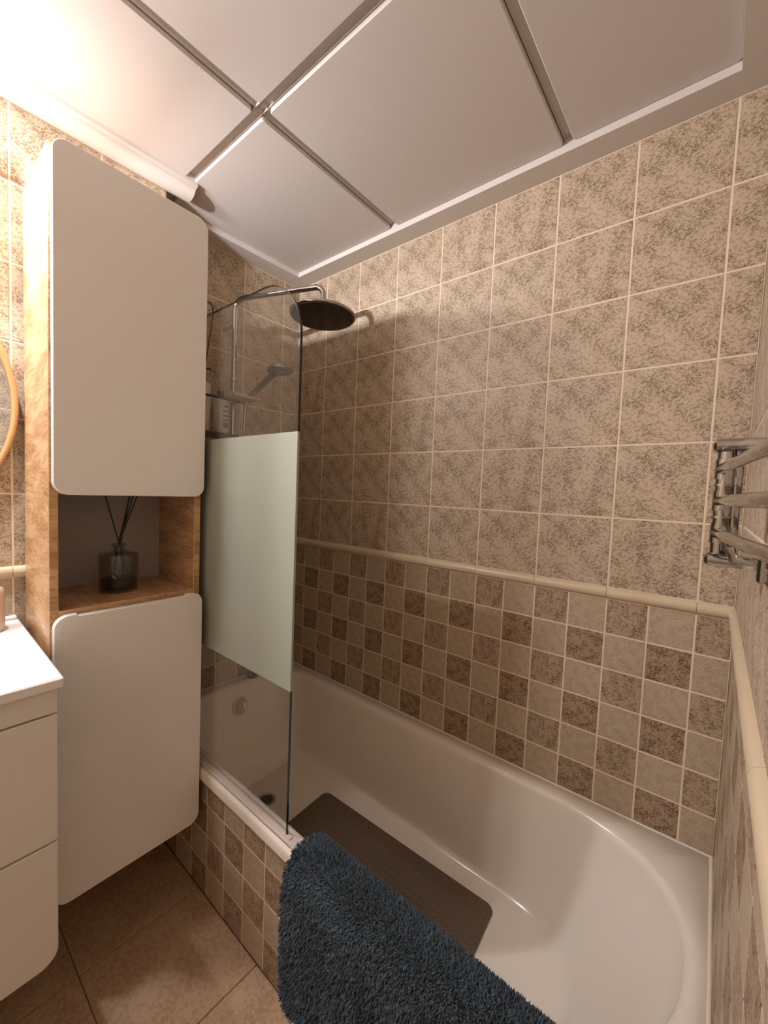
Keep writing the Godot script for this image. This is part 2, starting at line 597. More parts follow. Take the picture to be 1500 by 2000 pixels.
func quad_panel_up(p: PackedVector2Array, y: float, h: float) -> ArrayMesh:
	# floor tile over a plan (x, z), face up at y, uv in tile widths
	var st := begin()
	var b := 0.0012
	var o := PackedVector2Array(p)
	var area := 0.0
	for i in 4: area += o[i].cross(o[(i + 1) % 4])
	if area > 0: o.reverse()          # now counter-clockwise seen from above
	var ins := PackedVector2Array()
	var c := (o[0] + o[1] + o[2] + o[3]) / 4
	for q in o: ins.append(q + (c - q).normalized() * b * 1.4)
	var u := []
	for q in o: u.append((q - o[0]) / 0.3206)
	quad(st, v3(ins[0], y), v3(ins[1], y), v3(ins[2], y), v3(ins[3], y), u[0], u[1], u[2], u[3])
	for i in 4:
		var n := (i + 1) % 4
		quad(st, v3(o[i], y - b), v3(o[n], y - b), v3(ins[n], y), v3(ins[i], y), u[i], u[n], u[n], u[i])
		quad(st, v3(o[i], y - h), v3(o[n], y - h), v3(o[n], y - b), v3(o[i], y - b), u[i], u[n], u[n], u[i])
	return done(st)

func v3(p: Vector2, y: float) -> Vector3:
	return Vector3(p.x, y, p.y)

func build_ceiling() -> void:
	var ce := thing("ceiling", "white suspended ceiling of square panels in a recessed grid", "ceiling", Vector3.ZERO, 0, "", "structure")
	part(ce, "deck", cbox(Vector3(2.3, 0.08, ZEND + 0.3), 0.001), M.grid, Vector3(0.85, 2.353, ZEND / 2))
	# x of the panel edges as lines x0 + k z: [left x0, k, right x0, k]
	var cols := [[0.621, -0.048], [0.650, -0.048], [1.2285, -0.052], [1.2545, -0.052]]
	var zs := [[0.0737, 0.6195], [0.648, 1.232], [1.261, 1.845], [1.874, ZEND - 0.06]]
	for r in 4:
		var left := [0.087, -0.06] if r == 0 else [0.2535, -0.062]
		var spans := [[left, cols[0]], [cols[1], cols[2]], [cols[3], [1.6015, -0.06]]]
		for s in spans:
			var p := PackedVector2Array()
			for e in [[s[0], zs[r][0]], [s[1], zs[r][0]], [s[1], zs[r][1]], [s[0], zs[r][1]]]:
				p.append(Vector2(e[0][0] + e[0][1] * e[1], e[1]))
			part(ce, "panel", quad_panel(p, PANEL, 0.0205, 0.012, 0.0022), M.panel)
	# grid bars in the gaps, 10 mm above the panel faces
	for c in [[0.6355, -0.048], [1.2415, -0.052]]:
		var p := PackedVector2Array([Vector2(c[0] - 0.0125, 0.05), Vector2(c[0] + 0.0125, 0.05), Vector2(c[0] + c[1] * ZEND + 0.0125, ZEND), Vector2(c[0] + c[1] * ZEND - 0.0125, ZEND)])
		part(ce, "grid_bar", quad_panel(p, PANEL + 0.0095, 0.012, 0.0005, 0.0008), M.grid)
	for z in [0.6338, 1.2465, 1.8595]:
		var p := PackedVector2Array([Vector2(0.08, z - 0.0122), Vector2(1.62, z - 0.0122), Vector2(1.62, z + 0.0122), Vector2(0.08, z + 0.0122)])
		part(ce, "grid_bar", quad_panel(p, PANEL + 0.0088, 0.012, 0.0005, 0.0008), M.grid)
	# stepped edge trim round the walls
	var t := thing("trim_5", "white stepped ceiling edge trim along the tiled walls", "trim", Vector3.ZERO, 0, "", "structure")
	part(t, "edge_strip", quad_panel(PackedVector2Array([Vector2(0.0, 0.0), Vector2(1.672, 0.0), Vector2(1.672, 0.0737), Vector2(-0.004, 0.0737)]), CEIL, 0.04, 0.0006, 0.0006), M.grid)
	part(t, "edge_strip", quad_panel(PackedVector2Array([Vector2(-0.004, 0.0738), Vector2(0.083, 0.0738), Vector2(0.087 - 0.0402, 0.669), Vector2(-0.035, 0.669)]), CEIL, 0.04, 0.0006, 0.0006), M.grid)
	part(t, "edge_strip", quad_panel(PackedVector2Array([Vector2(1.5970, 0.0738), Vector2(1.669, 0.0738), Vector2(1.562, ZEND), Vector2(1.4605, ZEND)]), CEIL, 0.04, 0.0006, 0.0006), M.grid)
	# rounded moulding over the vanity, its sawn end hanging past the wall corner
	var mo := thing("trim_6", "rounded white ceiling moulding over the vanity wall with a cut end", "trim", Vector3(0.166, 0, 0), PI / 2 + SKEW, "", "structure")
	var prof := []
	for e in [[0.0, 2.275], [0.004, 2.2675], [0.018, 2.2625], [0.036, 2.2620], [0.052, 2.2655], [0.063, 2.2730], [0.069, 2.2810], [0.069, 2.2812], [0.086, 2.2835], [0.0862, 2.2840], [0.0862, 2.312]]:
		prof.append(Vector2(e[1], e[0]))
	part(mo, "moulding", prism_x(prof, ZEND - 0.607), M.grid, Vector3(-ZEND, 0, 0.0))

# ---------------------------------------------------------------- bathtub
func tub_ring(x0: float, x1: float, zc: float, b: float, al: float, ar: float, nl: float, nr: float, y: float) -> Array:
	# a bath-shaped outline, counter-clockwise seen from above, 96 points
	var r := []
	for i in 96:
		var right := i < 48
		var t := PI * ((i if right else i - 48) / 47.0 - 0.5)
		var n := nr if right else nl
		var cx := pow(maxf(cos(t), 0.0), 2.0 / n)
		var sz := signf(sin(t)) * pow(absf(sin(t)), 2.0 / n)
		var p: Vector3
		if right: p = Vector3(x1 - ar + ar * cx, y, zc - b * sz)
		else: p = Vector3(x0 + al - al * cx, y, zc + b * sz)
		if right: p.z = zc + b * sz * 1.0
		else: p.z = zc - b * sz * 1.0
		p.x += SKEW * 0.9 * p.z
		r.append(p)
	r.reverse()
	return r

func tub_rect(inset: float, y: float) -> Array:
	var r := []
	var x0 := 0.0005
	var x1 := 1.6712
	var z0 := 0.0005
	var z1 := 0.674 - inset
	var zc := 0.338
	for i in 96:
		var right := i < 48
		var t := ((i if right else i - 48) / 47.0 - 0.5) * 180.0
		var p := Vector3.ZERO
		p.y = y
		var a := absf(t)
		var sx := 1.0 if a <= 45.0 else (90.0 - a) / 45.0
		var sz := t / 45.0 if a <= 45.0 else signf(t)
		if right:
			p.x = lerpf(1.35, x1, sx)
			p.z = zc + sz * ((z1 - zc) if sz > 0 else (zc - z0))
		else:
			p.x = lerpf(0.3, x0, sx)
			p.z = zc - sz * ((zc - z0) if sz > 0 else (z1 - zc))
		p.x += SKEW * 0.9 * p.z
		r.append(p)
	r.reverse()
	return r

func build_tub() -> void:
	var t := thing("bathtub", "cream built-in bathtub with a sloping rounded backrest end", "bathtub")
	var rings := [tub_rect(0.0, 0.383), tub_rect(0.0, 0.406), tub_rect(0.003, 0.4125), tub_rect(0.010, 0.4185), tub_rect(0.016, 0.4195)]
	for e in [[0.014, 0.4195], [0.006, 0.418], [0.0, 0.4125], [-0.004, 0.402], [-0.0065, 0.388]]:
		var d: float = e[0]
		rings.append(tub_ring(0.062 - d, 1.634 + d, 0.338, 0.283 + d, 0.20 + d, 0.36 + d, 3.2, 2.35, e[1]))
	for k in range(1, 9):
		var s := k / 8.0
		var y := lerpf(0.388, 0.095, s)
		var bow := s + 0.05 * sin(PI * s)
		rings.append(tub_ring(lerpf(0.0685, 0.128, bow), lerpf(1.6275, 1.44, s * 0.88 + 0.12 * s * s), 0.338, lerpf(0.2765, 0.250, bow), lerpf(0.1935, 0.17, s), lerpf(0.3535, 0.25, s), lerpf(3.2, 3.6, s), lerpf(2.35, 2.6, s), y))
	for e in [[0.008, 0.078], [0.020, 0.067], [0.036, 0.0615], [0.055, 0.060]]:
		var d: float = e[0]
		rings.append(tub_ring(0.128 + d, 1.44 - d * 1.2, 0.338, 0.250 - d, 0.17 - d * 0.7, 0.25 - d * 0.7, 3.6, 2.6, e[1]))
	rings.append(tub_ring(0.30, 1.2, 0.338, 0.10, 0.08, 0.10, 3.0, 2.6, 0.0598))
	rings.append(tub_ring(0.40, 1.1, 0.338, 0.0005, 0.0005, 0.0005, 2.0, 2.0, 0.0597))
	part(t, "shell", loft(rings), M.enamel)
	# sealant beads where the rim meets the tiles
	part(t, "sealant_bead", tube([Vector3(0.004, 0.4195, 0.0036), Vector3(1.668, 0.4195, 0.0036)], 0.0035, 8), M.sealant)
	part(t, "sealant_bead", tube([Vector3(1.6690, 0.4200, 0.004), Vector3(1.6376, 0.4200, 0.672)], 0.0042, 8), M.sealant)
	part(t, "sealant_bead", tube([Vector3(0.0032, 0.4195, 0.004), Vector3(-0.0298, 0.4195, 0.66)], 0.0035, 8), M.sealant)
	# overflow cover high on the end wall, waste in the floor
	var ov := part(t, "overflow_cover", lathe([Vector2(0.0, 0.0), Vector2(0.035, 0.0), Vector2(0.0365, 0.003), Vector2(0.034, 0.006), Vector2(0.029, 0.0065), Vector2(0.026, 0.0045), Vector2(0.0, 0.0065)], 32), M.brushed, Vector3(0.0665, 0.331, 0.318), Vector3(0, 0, -1.36))
	part(ov, "knob", lathe([Vector2(0.0, 0.004), Vector2(0.013, 0.004), Vector2(0.013, 0.004), Vector2(0.012, 0.010), Vector2(0.0, 0.012)], 24), M.chrome)
	var dr := part(t, "drain", lathe([Vector2(0.026, 0.0), Vector2(0.036, 0.0), Vector2(0.036, 0.0022), Vector2(0.033, 0.0036), Vector2(0.027, 0.0024), Vector2(0.024, -0.002)], 32), M.brushed, Vector3(0.324, 0.0602, 0.354))
	part(dr, "waste_hole", lathe([Vector2(0.0, 0.0006), Vector2(0.026, 0.0006), Vector2(0.026, 0.0012), Vector2(0.0, 0.0012)], 24), M.hole)
	part(dr, "cross_bar", cbox(Vector3(0.05, 0.002, 0.005), 0.0005), M.dark_metal, Vector3(0, 0.0022, 0))

func build_screen() -> void:
	var s := thing("shower_screen", "clear glass bath screen with a frosted white middle band", "shower screen", Vector3(0, 0, 0.655))
	var r := 0.15
	var o := PackedVector2Array([Vector2(0.0, 0.426), Vector2(0.822, 0.426)])
	var edge := []
	for k in 13:
		var a := PI / 2 * k / 12
		o.append(Vector2(0.822 - r + r * cos(a), 1.811 - r + r * sin(a)))
	o.append(Vector2(0.0, 1.811))
	part(s, "glass_pane", extrude(o, 0.006, 0.0004), M.glass, Vector3(0, 0, -0.003))
	part(s, "frosted_band", cbox(Vector3(0.8215, 0.638, 0.0066), 0.0006), M.frost, Vector3(0.4125, 1.1185, 0))
	# the polished edges show dark where the glass is clear
	var lo := PackedVector2Array([Vector2(0.8222, 0.426), Vector2(0.8232, 0.426), Vector2(0.8232, 0.800), Vector2(0.8222, 0.800)])
	part(s, "polished_edge", extrude(lo, 0.0062, 0.0), M.glass_edge, Vector3(0, 0, -0.0031))
	var hi := PackedVector2Array([Vector2(0.8232, 1.437)])
	for k in 13:
		var a := PI / 2 * k / 12
		hi.append(Vector2(0.8222 - r + (r + 0.001) * cos(a), 1.8112 - r + (r + 0.001) * sin(a)))
	hi.append(Vector2(0.0, 1.8122))
	hi.append(Vector2(0.0, 1.8112))
	for k in range(12, -1, -1):
		var a := PI / 2 * k / 12
		hi.append(Vector2(0.8222 - r + r * cos(a), 1.8112 - r + r * sin(a)))
	hi.append(Vector2(0.8222, 1.437))
	part(s, "polished_edge", extrude(hi, 0.0062, 0.0), M.glass_edge, Vector3(0, 0, -0.0031))
	# channel along the tub rim and profile at the wall
	var rail := part(s, "bottom_rail", cbox(Vector3(0.880, 0.008, 0.026), 0.002), M.satin, Vector3(0.418, 0.4238, 0))
	part(rail, "seal_strip", cbox(Vector3(0.86, 0.004, 0.011), 0.001), M.satin, Vector3(-0.008, 0.0055, 0))
	part(rail, "end_cap", cbox(Vector3(0.014, 0.010, 0.030), 0.004), M.satin, Vector3(0.441, 0.001, 0))
	part(s, "wall_profile", cbox(Vector3(0.022, 1.39, 0.022), 0.002), M.brushed, Vector3(-0.018, 1.128, 0))

# ---------------------------------------------------------------- furniture
func build_cabinet() -> void:
	var c := thing("tall_cabinet", "tall oak wall cabinet with two white doors and an open niche", "cabinet", Vector3(0.1340, 0, 0.6745), -0.015)
	# local x is depth from the wall, local z is width from the shower side
	var w := 0.3535
	var d := 0.272
	part(c, "side_panel", cbox(Vector3(d, 1.80, 0.018), 0.0012), M.wood, Vector3(d / 2, 1.148, w - 0.009))
	part(c, "side_panel", cbox(Vector3(d, 1.80, 0.018), 0.0012), M.wood, Vector3(d / 2, 1.148, 0.009))
	part(c, "top_panel", cbox(Vector3(d, 0.018, w - 0.036), 0.001), M.wood, Vector3(d / 2, 2.039, w / 2))
	part(c, "bottom_panel", cbox(Vector3(d, 0.018, w - 0.036), 0.001), M.wood, Vector3(d / 2, 0.257, w / 2))
	part(c, "shelf", cbox(Vector3(d - 0.008, 0.018, w - 0.036), 0.001), M.wood, Vector3(d / 2 + 0.004, 0.977, w / 2))
	part(c, "shelf", cbox(Vector3(d - 0.008, 0.018, w - 0.036), 0.001), M.wood, Vector3(d / 2 + 0.004, 1.2745, w / 2))
	part(c, "back_panel", cbox(Vector3(0.006, 1.77, w - 0.036), 0.0005), M.board, Vector3(0.019, 1.148, w / 2))
	# doors: outline in (z, y), so extrude() is turned to face +x
	var up := rounded_rect(0.349, 0.790, 0.030, 8)
	var dh := part(c, "door", extrude(up, 0.018, 0.0016), M.white, Vector3(d + 0.004, 1.6595, w / 2 - 0.002), Vector3(0, PI / 2, 0))
	part(dh, "hinge_dot", lathe([Vector2(0.0026, 0.0), Vector2(0.0026, 0.0006), Vector2(0.0, 0.0009)], 12), M.white_matt, Vector3(-0.160, -0.368, 0.018), Vector3(PI / 2, 0, 0))
	var low := PackedVector2Array()
	var rr := rounded_rect(0.349, 0.722, 0.030, 8)
	for i in rr.size():
		low.append(rr[i])
		if i == 8:                     # after the first top corner: a shallow finger recess
			low.append(Vector2(0.130, 0.361))
			low.append(Vector2(0.127, 0.3565))
			low.append(Vector2(-0.127, 0.3565))
			low.append(Vector2(-0.130, 0.361))
	var dl := part(c, "door", extrude(low, 0.018, 0.0016), M.white, Vector3(d + 0.004, 0.617, w / 2 - 0.002), Vector3(0, PI / 2, 0))
	part(dl, "hinge_dot", lathe([Vector2(0.0026, 0.0), Vector2(0.0026, 0.0006), Vector2(0.0, 0.0009)], 12), M.white_matt, Vector3(-0.160, 0.322, 0.018), Vector3(PI / 2, 0, 0))

func build_vanity() -> void:
	var v := thing("vanity_unit", "white wall-hung vanity with two drawers below a worktop", "vanity", Vector3(0.1165, 0, 1.0444), -0.0187)
	var w := 0.80
	part(v, "carcass", cbox(Vector3(0.455, 0.57, w - 0.012), 0.002), M.white_matt, Vector3(0.2275, 0.595, w / 2))
	part(v, "fascia", cbox(Vector3(0.018, 0.050, w - 0.008), 0.0015), M.white_matt, Vector3(0.469, 0.8595, w / 2))
	var f1 := rounded_rect(w - 0.008, 0.264, 0.003, 2)
	part(v, "drawer_front", extrude(f1, 0.018, 0.0014), M.white_matt, Vector3(0.460, 0.6985, w / 2), Vector3(0, PI / 2, 0))
	var f2 := PackedVector2Array()
	var rr := rounded_rect(w - 0.008, 0.260, 0.032, 8)
	for i in rr.size():                # only the lower corners are rounded
		if i == 0: f2.append(Vector2(w / 2 - 0.004, 0.130))
		elif i == 9: f2.append(Vector2(-w / 2 + 0.004, 0.130))
		elif i > 17: f2.append(rr[i])
	part(v, "drawer_front", extrude(f2, 0.018, 0.0014), M.white_matt, Vector3(0.460, 0.432, w / 2), Vector3(0, PI / 2, 0))
	var wt := thing("worktop", "glossy white ceramic worktop over the vanity drawers", "worktop", Vector3(0.1165, 0, 1.0444), -0.0187)
	part(wt, "slab", cbox(Vector3(0.494, 0.022, w + 0.004), 0.003), M.ceramic, Vector3(0.248, 0.899, w / 2 - 0.001))
	part(wt, "upstand", cbox(Vector3(0.012, 0.012, w), 0.004), M.ceramic, Vector3(0.007, 0.9155, w / 2))

func build_mirror_and_lamp() -> void:
	var m := thing("round_mirror", "round wall mirror in a pale wooden ring frame", "mirror", Vector3(0.166 + SKEW * 1.417, 1.488, 1.417), SKEW)
	# lathed about y, then turned so that its axis points into the room
	var ring := [Vector2(0.366, 0.004), Vector2(0.379, 0.004), Vector2(0.379, 0.004), Vector2(0.379, 0.028), Vector2(0.3765, 0.031), Vector2(0.3685, 0.031), Vector2(0.366, 0.028), Vector2(0.366, 0.028), Vector2(0.366, 0.004)]
	part(m, "frame", lathe(ring, 96), M.frame_wood, Vector3(0.001, 0, 0), Vector3(0, 0, -PI / 2))
	part(m, "glass", lathe([Vector2(0.0, 0.005), Vector2(0.3655, 0.005), Vector2(0.3655, 0.005), Vector2(0.3655, 0.011), Vector2(0.3655, 0.011), Vector2(0.0, 0.011)], 96), M.mirror, Vector3(0.001, 0, 0), Vector3(0, 0, -PI / 2))
	# three capsule bulbs on one chrome bar (the one by the cabinet is the strongest), centred over the mirror
	var l := thing("mirror_lamp", "chrome three-bulb lamp bar on the wall above the round mirror", "lamp", Vector3(0.30, 2.083, 1.417))
	part(l, "wall_bar", cbox(Vector3(0.014, 0.03, 0.60), 0.004), M.chrome, Vector3(-0.196, 0.0, 0), Vector3(0, SKEW, 0))
	var top := cbox(Vector3(0.108, 0.002, 0.10), 0.0006)
	var back := cbox(Vector3(0.002, 0.13, 0.10), 0.0006)
	var bulb := lathe([Vector2(0.0, -0.041), Vector2(0.0045, -0.039), Vector2(0.0065, -0.034), Vector2(0.0065, 0.034), Vector2(0.0045, 0.039), Vector2(0.0, 0.041)], 20)
	for c in [[-0.252, 0.205, 0.010], [0.02, 0.108, 0.022], [0.252, 0.108, 0.022]]:
		var e: float = c[0]
		part(l, "bulb", bulb, M.lamp, Vector3(0, 0, e), Vector3(0, 0, PI / 2))
		part(l, "socket", lathe([Vector2(0.0, 0.0), Vector2(0.010, 0.0), Vector2(0.010, 0.0), Vector2(0.010, 0.011), Vector2(0.0, 0.011)], 20), M.chrome, Vector3(-0.040, 0, e), Vector3(0, 0, PI / 2))
		part(l, "arm", tube([Vector3(-0.056, 0, e), Vector3(-0.19, 0, e)], 0.005, 10), M.chrome)
		# opal hood plate above the bulb, chrome reflector between it and the wall
		part(l, "hood", top, M.opal, Vector3(0.002, 0.0195, e))
		part(l, "reflector", back, M.brushed, Vector3(-0.0535, -0.046, e))
		for k in 4:
			var o := OmniLight3D.new()
			o.name = "lamp_light"
			l.add_child(o, true)
			o.position = Vector3((k - 1.5) * c[2], 0, e)
			o.light_color = Color(1.0, 0.985, 1.0)
			o.light_energy = c[1] * 1.05
			o.light_size = 0.006
			o.omni_range = 8.0
			o.omni_attenuation = 2.0
			o.shadow_enabled = true

# ---------------------------------------------------------------- shower
func build_shower() -> void:
	var s := thing("shower_column", "chrome shower column with rain head and hand shower on the end wall", "shower")
	var px := 0.055
	var pz := 0.372
	var path := [Vector3(px, 1.08, pz), Vector3(px, 1.5, pz), Vector3(px, 2.015, pz)]
	var dir := Vector3(0.395, 0, -0.137).normalized()
	for k in range(1, 9):
		var a := PI / 2 * k / 8
		path.append(Vector3(px, 2.015, pz) + Vector3.UP * 0.047 * sin(a) + dir * 0.047 * (1 - cos(a)))
	var e := Vector3(0.405, 2.062, 0.2505)
	path.append(e)
	for k in range(1, 9):
		var a := PI / 2 * k / 8
		path.append(e + dir * 0.034 * sin(a) - Vector3.UP * 0.034 * (1 - cos(a)))
	var tip := e + dir * 0.034 - Vector3.UP * 0.062
	path.append(tip)
	part(s, "riser_pipe", tube(path, 0.0105, 16), M.chrome)
	part(s, "pipe_collar", lathe([Vector2(0.0, -0.008), Vector2(0.0135, -0.008), Vector2(0.0135, 0.008), Vector2(0.0, 0.008)], 16), M.chrome, Vector3(px, 1.735, pz))
	part(s, "wall_bracket", tube([Vector3(-0.015, 1.955, pz), Vector3(px, 1.955, pz)], 0.008, 10), M.chrome)
	var h := part(s, "rain_head", lathe([Vector2(0.0, -0.007), Vector2(0.117, -0.007), Vector2(0.1225, -0.004), Vector2(0.1235, 0.0), Vector2(0.1225, 0.003), Vector2(0.09, 0.008), Vector2(0.04, 0.014), Vector2(0.022, 0.022), Vector2(0.018, 0.030), Vector2(0.018, 0.046), Vector2(0.0, 0.047)], 64), M.chrome, tip + Vector3(0, -0.045, 0), Vector3(0.0, 0, 0.015))
	part(h, "spray_face", lathe([Vector2(0.0, -0.0085), Vector2(0.1165, -0.0085), Vector2(0.1165, -0.0085), Vector2(0.1165, -0.006), Vector2(0.0, -0.006)], 64), M.dark_metal)
	# thermostat bar (behind the frosted band)
	part(s, "mixer_bar", tube([Vector3(px, 1.05, pz - 0.13), Vector3(px, 1.05, pz + 0.13)], 0.022, 20), M.chrome)
	part(s, "mixer_knob", tube([Vector3(px, 1.05, pz - 0.17), Vector3(px, 1.05, pz - 0.133)], 0.024, 20), M.chrome)
	part(s, "mixer_knob", tube([Vector3(px, 1.05, pz + 0.133), Vector3(px, 1.05, pz + 0.17)], 0.024, 20), M.chrome)
	# slider with a small tray, and the hand shower in it
	part(s, "slider", cbox(Vector3(0.04, 0.032, 0.05), 0.006), M.brushed, Vector3(px + 0.012, 1.668, pz))
	var tr := part(s, "tray", cbox(Vector3(0.135, 0.011, 0.115), 0.004), M.satin, Vector3(px + 0.055, 1.652, pz + 0.005))
	part(tr, "tray_lip", cbox(Vector3(0.135, 0.014, 0.006), 0.002), M.satin, Vector3(0, 0.003, 0.0585))
	var grip := Vector3(0.128, 1.655, 0.352)
	var neck := Vector3(0.262, 1.738, 0.330)
	var hs := part(s, "hand_shower", tube(curve([grip, grip.lerp(neck, 0.3), grip.lerp(neck, 0.7), neck]), 0.0105, 14, 0.013), M.silver)
	part(hs, "spray_head", lathe([Vector2(0.0, -0.009), Vector2(0.047, -0.009), Vector2(0.050, -0.004), Vector2(0.049, 0.004), Vector2(0.034, 0.013), Vector2(0.0, 0.016)], 40), M.silver, Vector3(0.302, 1.752, 0.326), Vector3(0.05, 0, 0.12))
	part(s, "hose", tube(curve([grip, grip + Vector3(-0.012, -0.05, 0.004), Vector3(0.105, 1.45, 0.35), Vector3(0.12, 1.2, 0.35), Vector3(0.10, 0.9, 0.36), Vector3(0.07, 0.85, 0.37), Vector3(0.055, 0.95, 0.372), Vector3(0.055, 1.03, 0.372)], 0.03), 0.0065, 10), M.brushed)
	# black wire caddy hung on the pipe, with two bottles standing in it
	var c := thing("shower_caddy", "black wire shower caddy hanging beside the riser pipe", "caddy", Vector3(0.085, 1.497, 0.468))
	part(c, "base_tray", cbox(Vector3(0.12, 0.010, 0.15), 0.003), M.black, Vector3(0, 0.0, 0))
	part(c, "front_bar", tube([Vector3(0.06, 0.135, -0.073), Vector3(0.06, 0.135, 0.075)], 0.005, 8), M.black)
	for z in [-0.073, 0.073]:
		part(c, "post", tube([Vector3(0.058, 0.0, z), Vector3(0.060, 0.135, z)], 0.0022, 8), M.brushed)
		part(c, "side_bar", tube([Vector3(-0.055, 0.135, z), Vector3(0.060, 0.135, z)], 0.003, 8), M.black)
	part(c, "hanger", tube(curve([Vector3(-0.055, 0.0, 0.03), Vector3(-0.055, 0.25, 0.028), Vector3(-0.05, 0.48, 0.03), Vector3(-0.045, 0.515, 0.008), Vector3(-0.05, 0.48, -0.014), Vector3(-0.055, 0.25, 0.012), Vector3(-0.055, 0.0, 0.02)], 0.01), 0.0025, 8), M.dark_metal)
	var b := thing("shampoo_bottle", "white shampoo bottle with grey lettering in the black caddy", "bottle", Vector3(0.098, 1.502, 0.448))
	part(b, "body", lathe([Vector2(0.0, 0.0), Vector2(0.026, 0.0), Vector2(0.029, 0.004), Vector2(0.029, 0.122), Vector2(0.024, 0.136), Vector2(0.012, 0.142), Vector2(0.0, 0.142)], 28), M.bottle)
	part(b, "cap", lathe([Vector2(0.0, 0.142), Vector2(0.011, 0.142), Vector2(0.011, 0.142), Vector2(0.011, 0.166), Vector2(0.0, 0.168)], 20), M.black)
	for k in 5:
		part(b, "label_line", cbox(Vector3(0.0012, 0.006 if k < 4 else 0.018, 0.022), 0.0003), M.print, Vector3(0.0285, 0.105 - k * 0.018, -0.004), Vector3(0, 0.15, 0))
	var b2 := thing("pump_bottle", "pale grey pump bottle with a dark top in the black caddy", "bottle", Vector3(0.062, 1.502, 0.505))
	part(b2, "body", lathe([Vector2(0.0, 0.0), Vector2(0.028, 0.0), Vector2(0.030, 0.004), Vector2(0.030, 0.175), Vector2(0.026, 0.19), Vector2(0.013, 0.198), Vector2(0.0, 0.198)], 28), M.bottle)
	part(b2, "pump", lathe([Vector2(0.0, 0.198), Vector2(0.014, 0.198), Vector2(0.014, 0.214), Vector2(0.005, 0.216), Vector2(0.005, 0.235), Vector2(0.012, 0.237), Vector2(0.012, 0.247), Vector2(0.0, 0.248)], 20), M.black)
	part(b2, "nozzle", tube([Vector3(0.0, 0.243, 0.0), Vector3(0.03, 0.243, -0.012), Vector3(0.036, 0.236, -0.014)], 0.004, 8), M.black)

func stadium(w: float, h: float, n := 8) -> PackedVector2Array:
	return rounded_rect(w, h, minf(w, h) / 2 - 0.0002, n)

func flat_bar(length: float, ry: float, rz: float) -> ArrayMesh:
	# oval bar along x with rounded tips, centred
	var rings := []
	for i in 15:
		var t := float(i) / 14
		var e := 1.0
		var x := lerpf(-length / 2, length / 2, t)
		if i < 5:
			e = maxf(sin(PI / 2 * i / 5.0), 0.03)
			x = -length / 2 + (1.0 - cos(PI / 2 * i / 5.0)) * 0.012
		elif i > 9:
			e = maxf(sin(PI / 2 * (14 - i) / 5.0), 0.03)
			x = length / 2 - (1.0 - cos(PI / 2 * (14 - i) / 5.0)) * 0.012
		var ring := []
		for k in 20:
			var a := TAU * k / 20
			ring.append(Vector3(x, cos(a) * ry * e, sin(a) * rz * e))
		rings.append(ring)
	return loft(rings, true, true)

func build_towel_rack() -> void:
	# local frame of the right wall: x along the wall towards the viewer, z out of the wall
	var r := thing("towel_rack", "chrome swing-arm towel rack with three flat arms on the right wall", "towel rack", Vector3(1.672, 0, 0), -PI / 2 - 0.047)
	var u := 0.5905
	var off := 0.046
	for y in [1.3805, 1.2315]:
		var arm := part(r, "bracket", extrude(stadium(0.030, 0.017), 0.058, 0.003), M.chrome, Vector3(u, y, 0.001))
		part(arm, "wall_flange", extrude(rounded_rect(0.05, 0.034, 0.012), 0.006, 0.002), M.chrome)
	part(r, "post", tube([Vector3(u, 1.236, off), Vector3(u, 1.376, off)], 0.0088, 18), M.chrome)
	part(r, "back_rod", tube([Vector3(u - 0.012, 1.236, off - 0.012), Vector3(u - 0.012, 1.376, off - 0.012)], 0.007, 18), M.chrome)
	var ang := [0.115, 0.105, 0.125]
	var k := 0
	for y in [1.3500, 1.3085, 1.2665]:
		var sl := part(r, "swing_arm", flat_bar(0.32, 0.0068, 0.0048), M.chrome, Vector3(u, y, off + 0.004), Vector3(0, ang[k], 0))
		# the arm starts at the post, so shift its mesh along its length
		sl.position = Vector3(u, y, off + 0.005) + Vector3(cos(ang[k]), 0, -sin(ang[k])) * 0.152
		k += 1
		part(sl, "knuckle", tube([Vector3(-0.152, -0.013, -0.004), Vector3(-0.152, 0.013, -0.004)], 0.0092, 18), M.chrome)
	for y in [1.3295, 1.2875]:
		part(r, "spacer_ring", tube([Vector3(u, y - 0.0015, off), Vector3(u, y + 0.0015, off)], 0.0100, 18), M.brushed)
	# small square robe hook further along
	var hk := thing("robe_hook", "small square chrome robe hook below the swing towel rack", "hook", Vector3(1.672, 0, 0), -PI / 2 - 0.047)
	part(hk, "plate", cbox(Vector3(0.044, 0.044, 0.010), 0.003), M.chrome, Vector3(0.625, 1.236, 0.006))
	part(hk, "peg", tube([Vector3(0.625, 1.236, 0.01), Vector3(0.625, 1.236, 0.03), Vector3(0.625, 1.252, 0.036)], 0.006, 12), M.chrome)

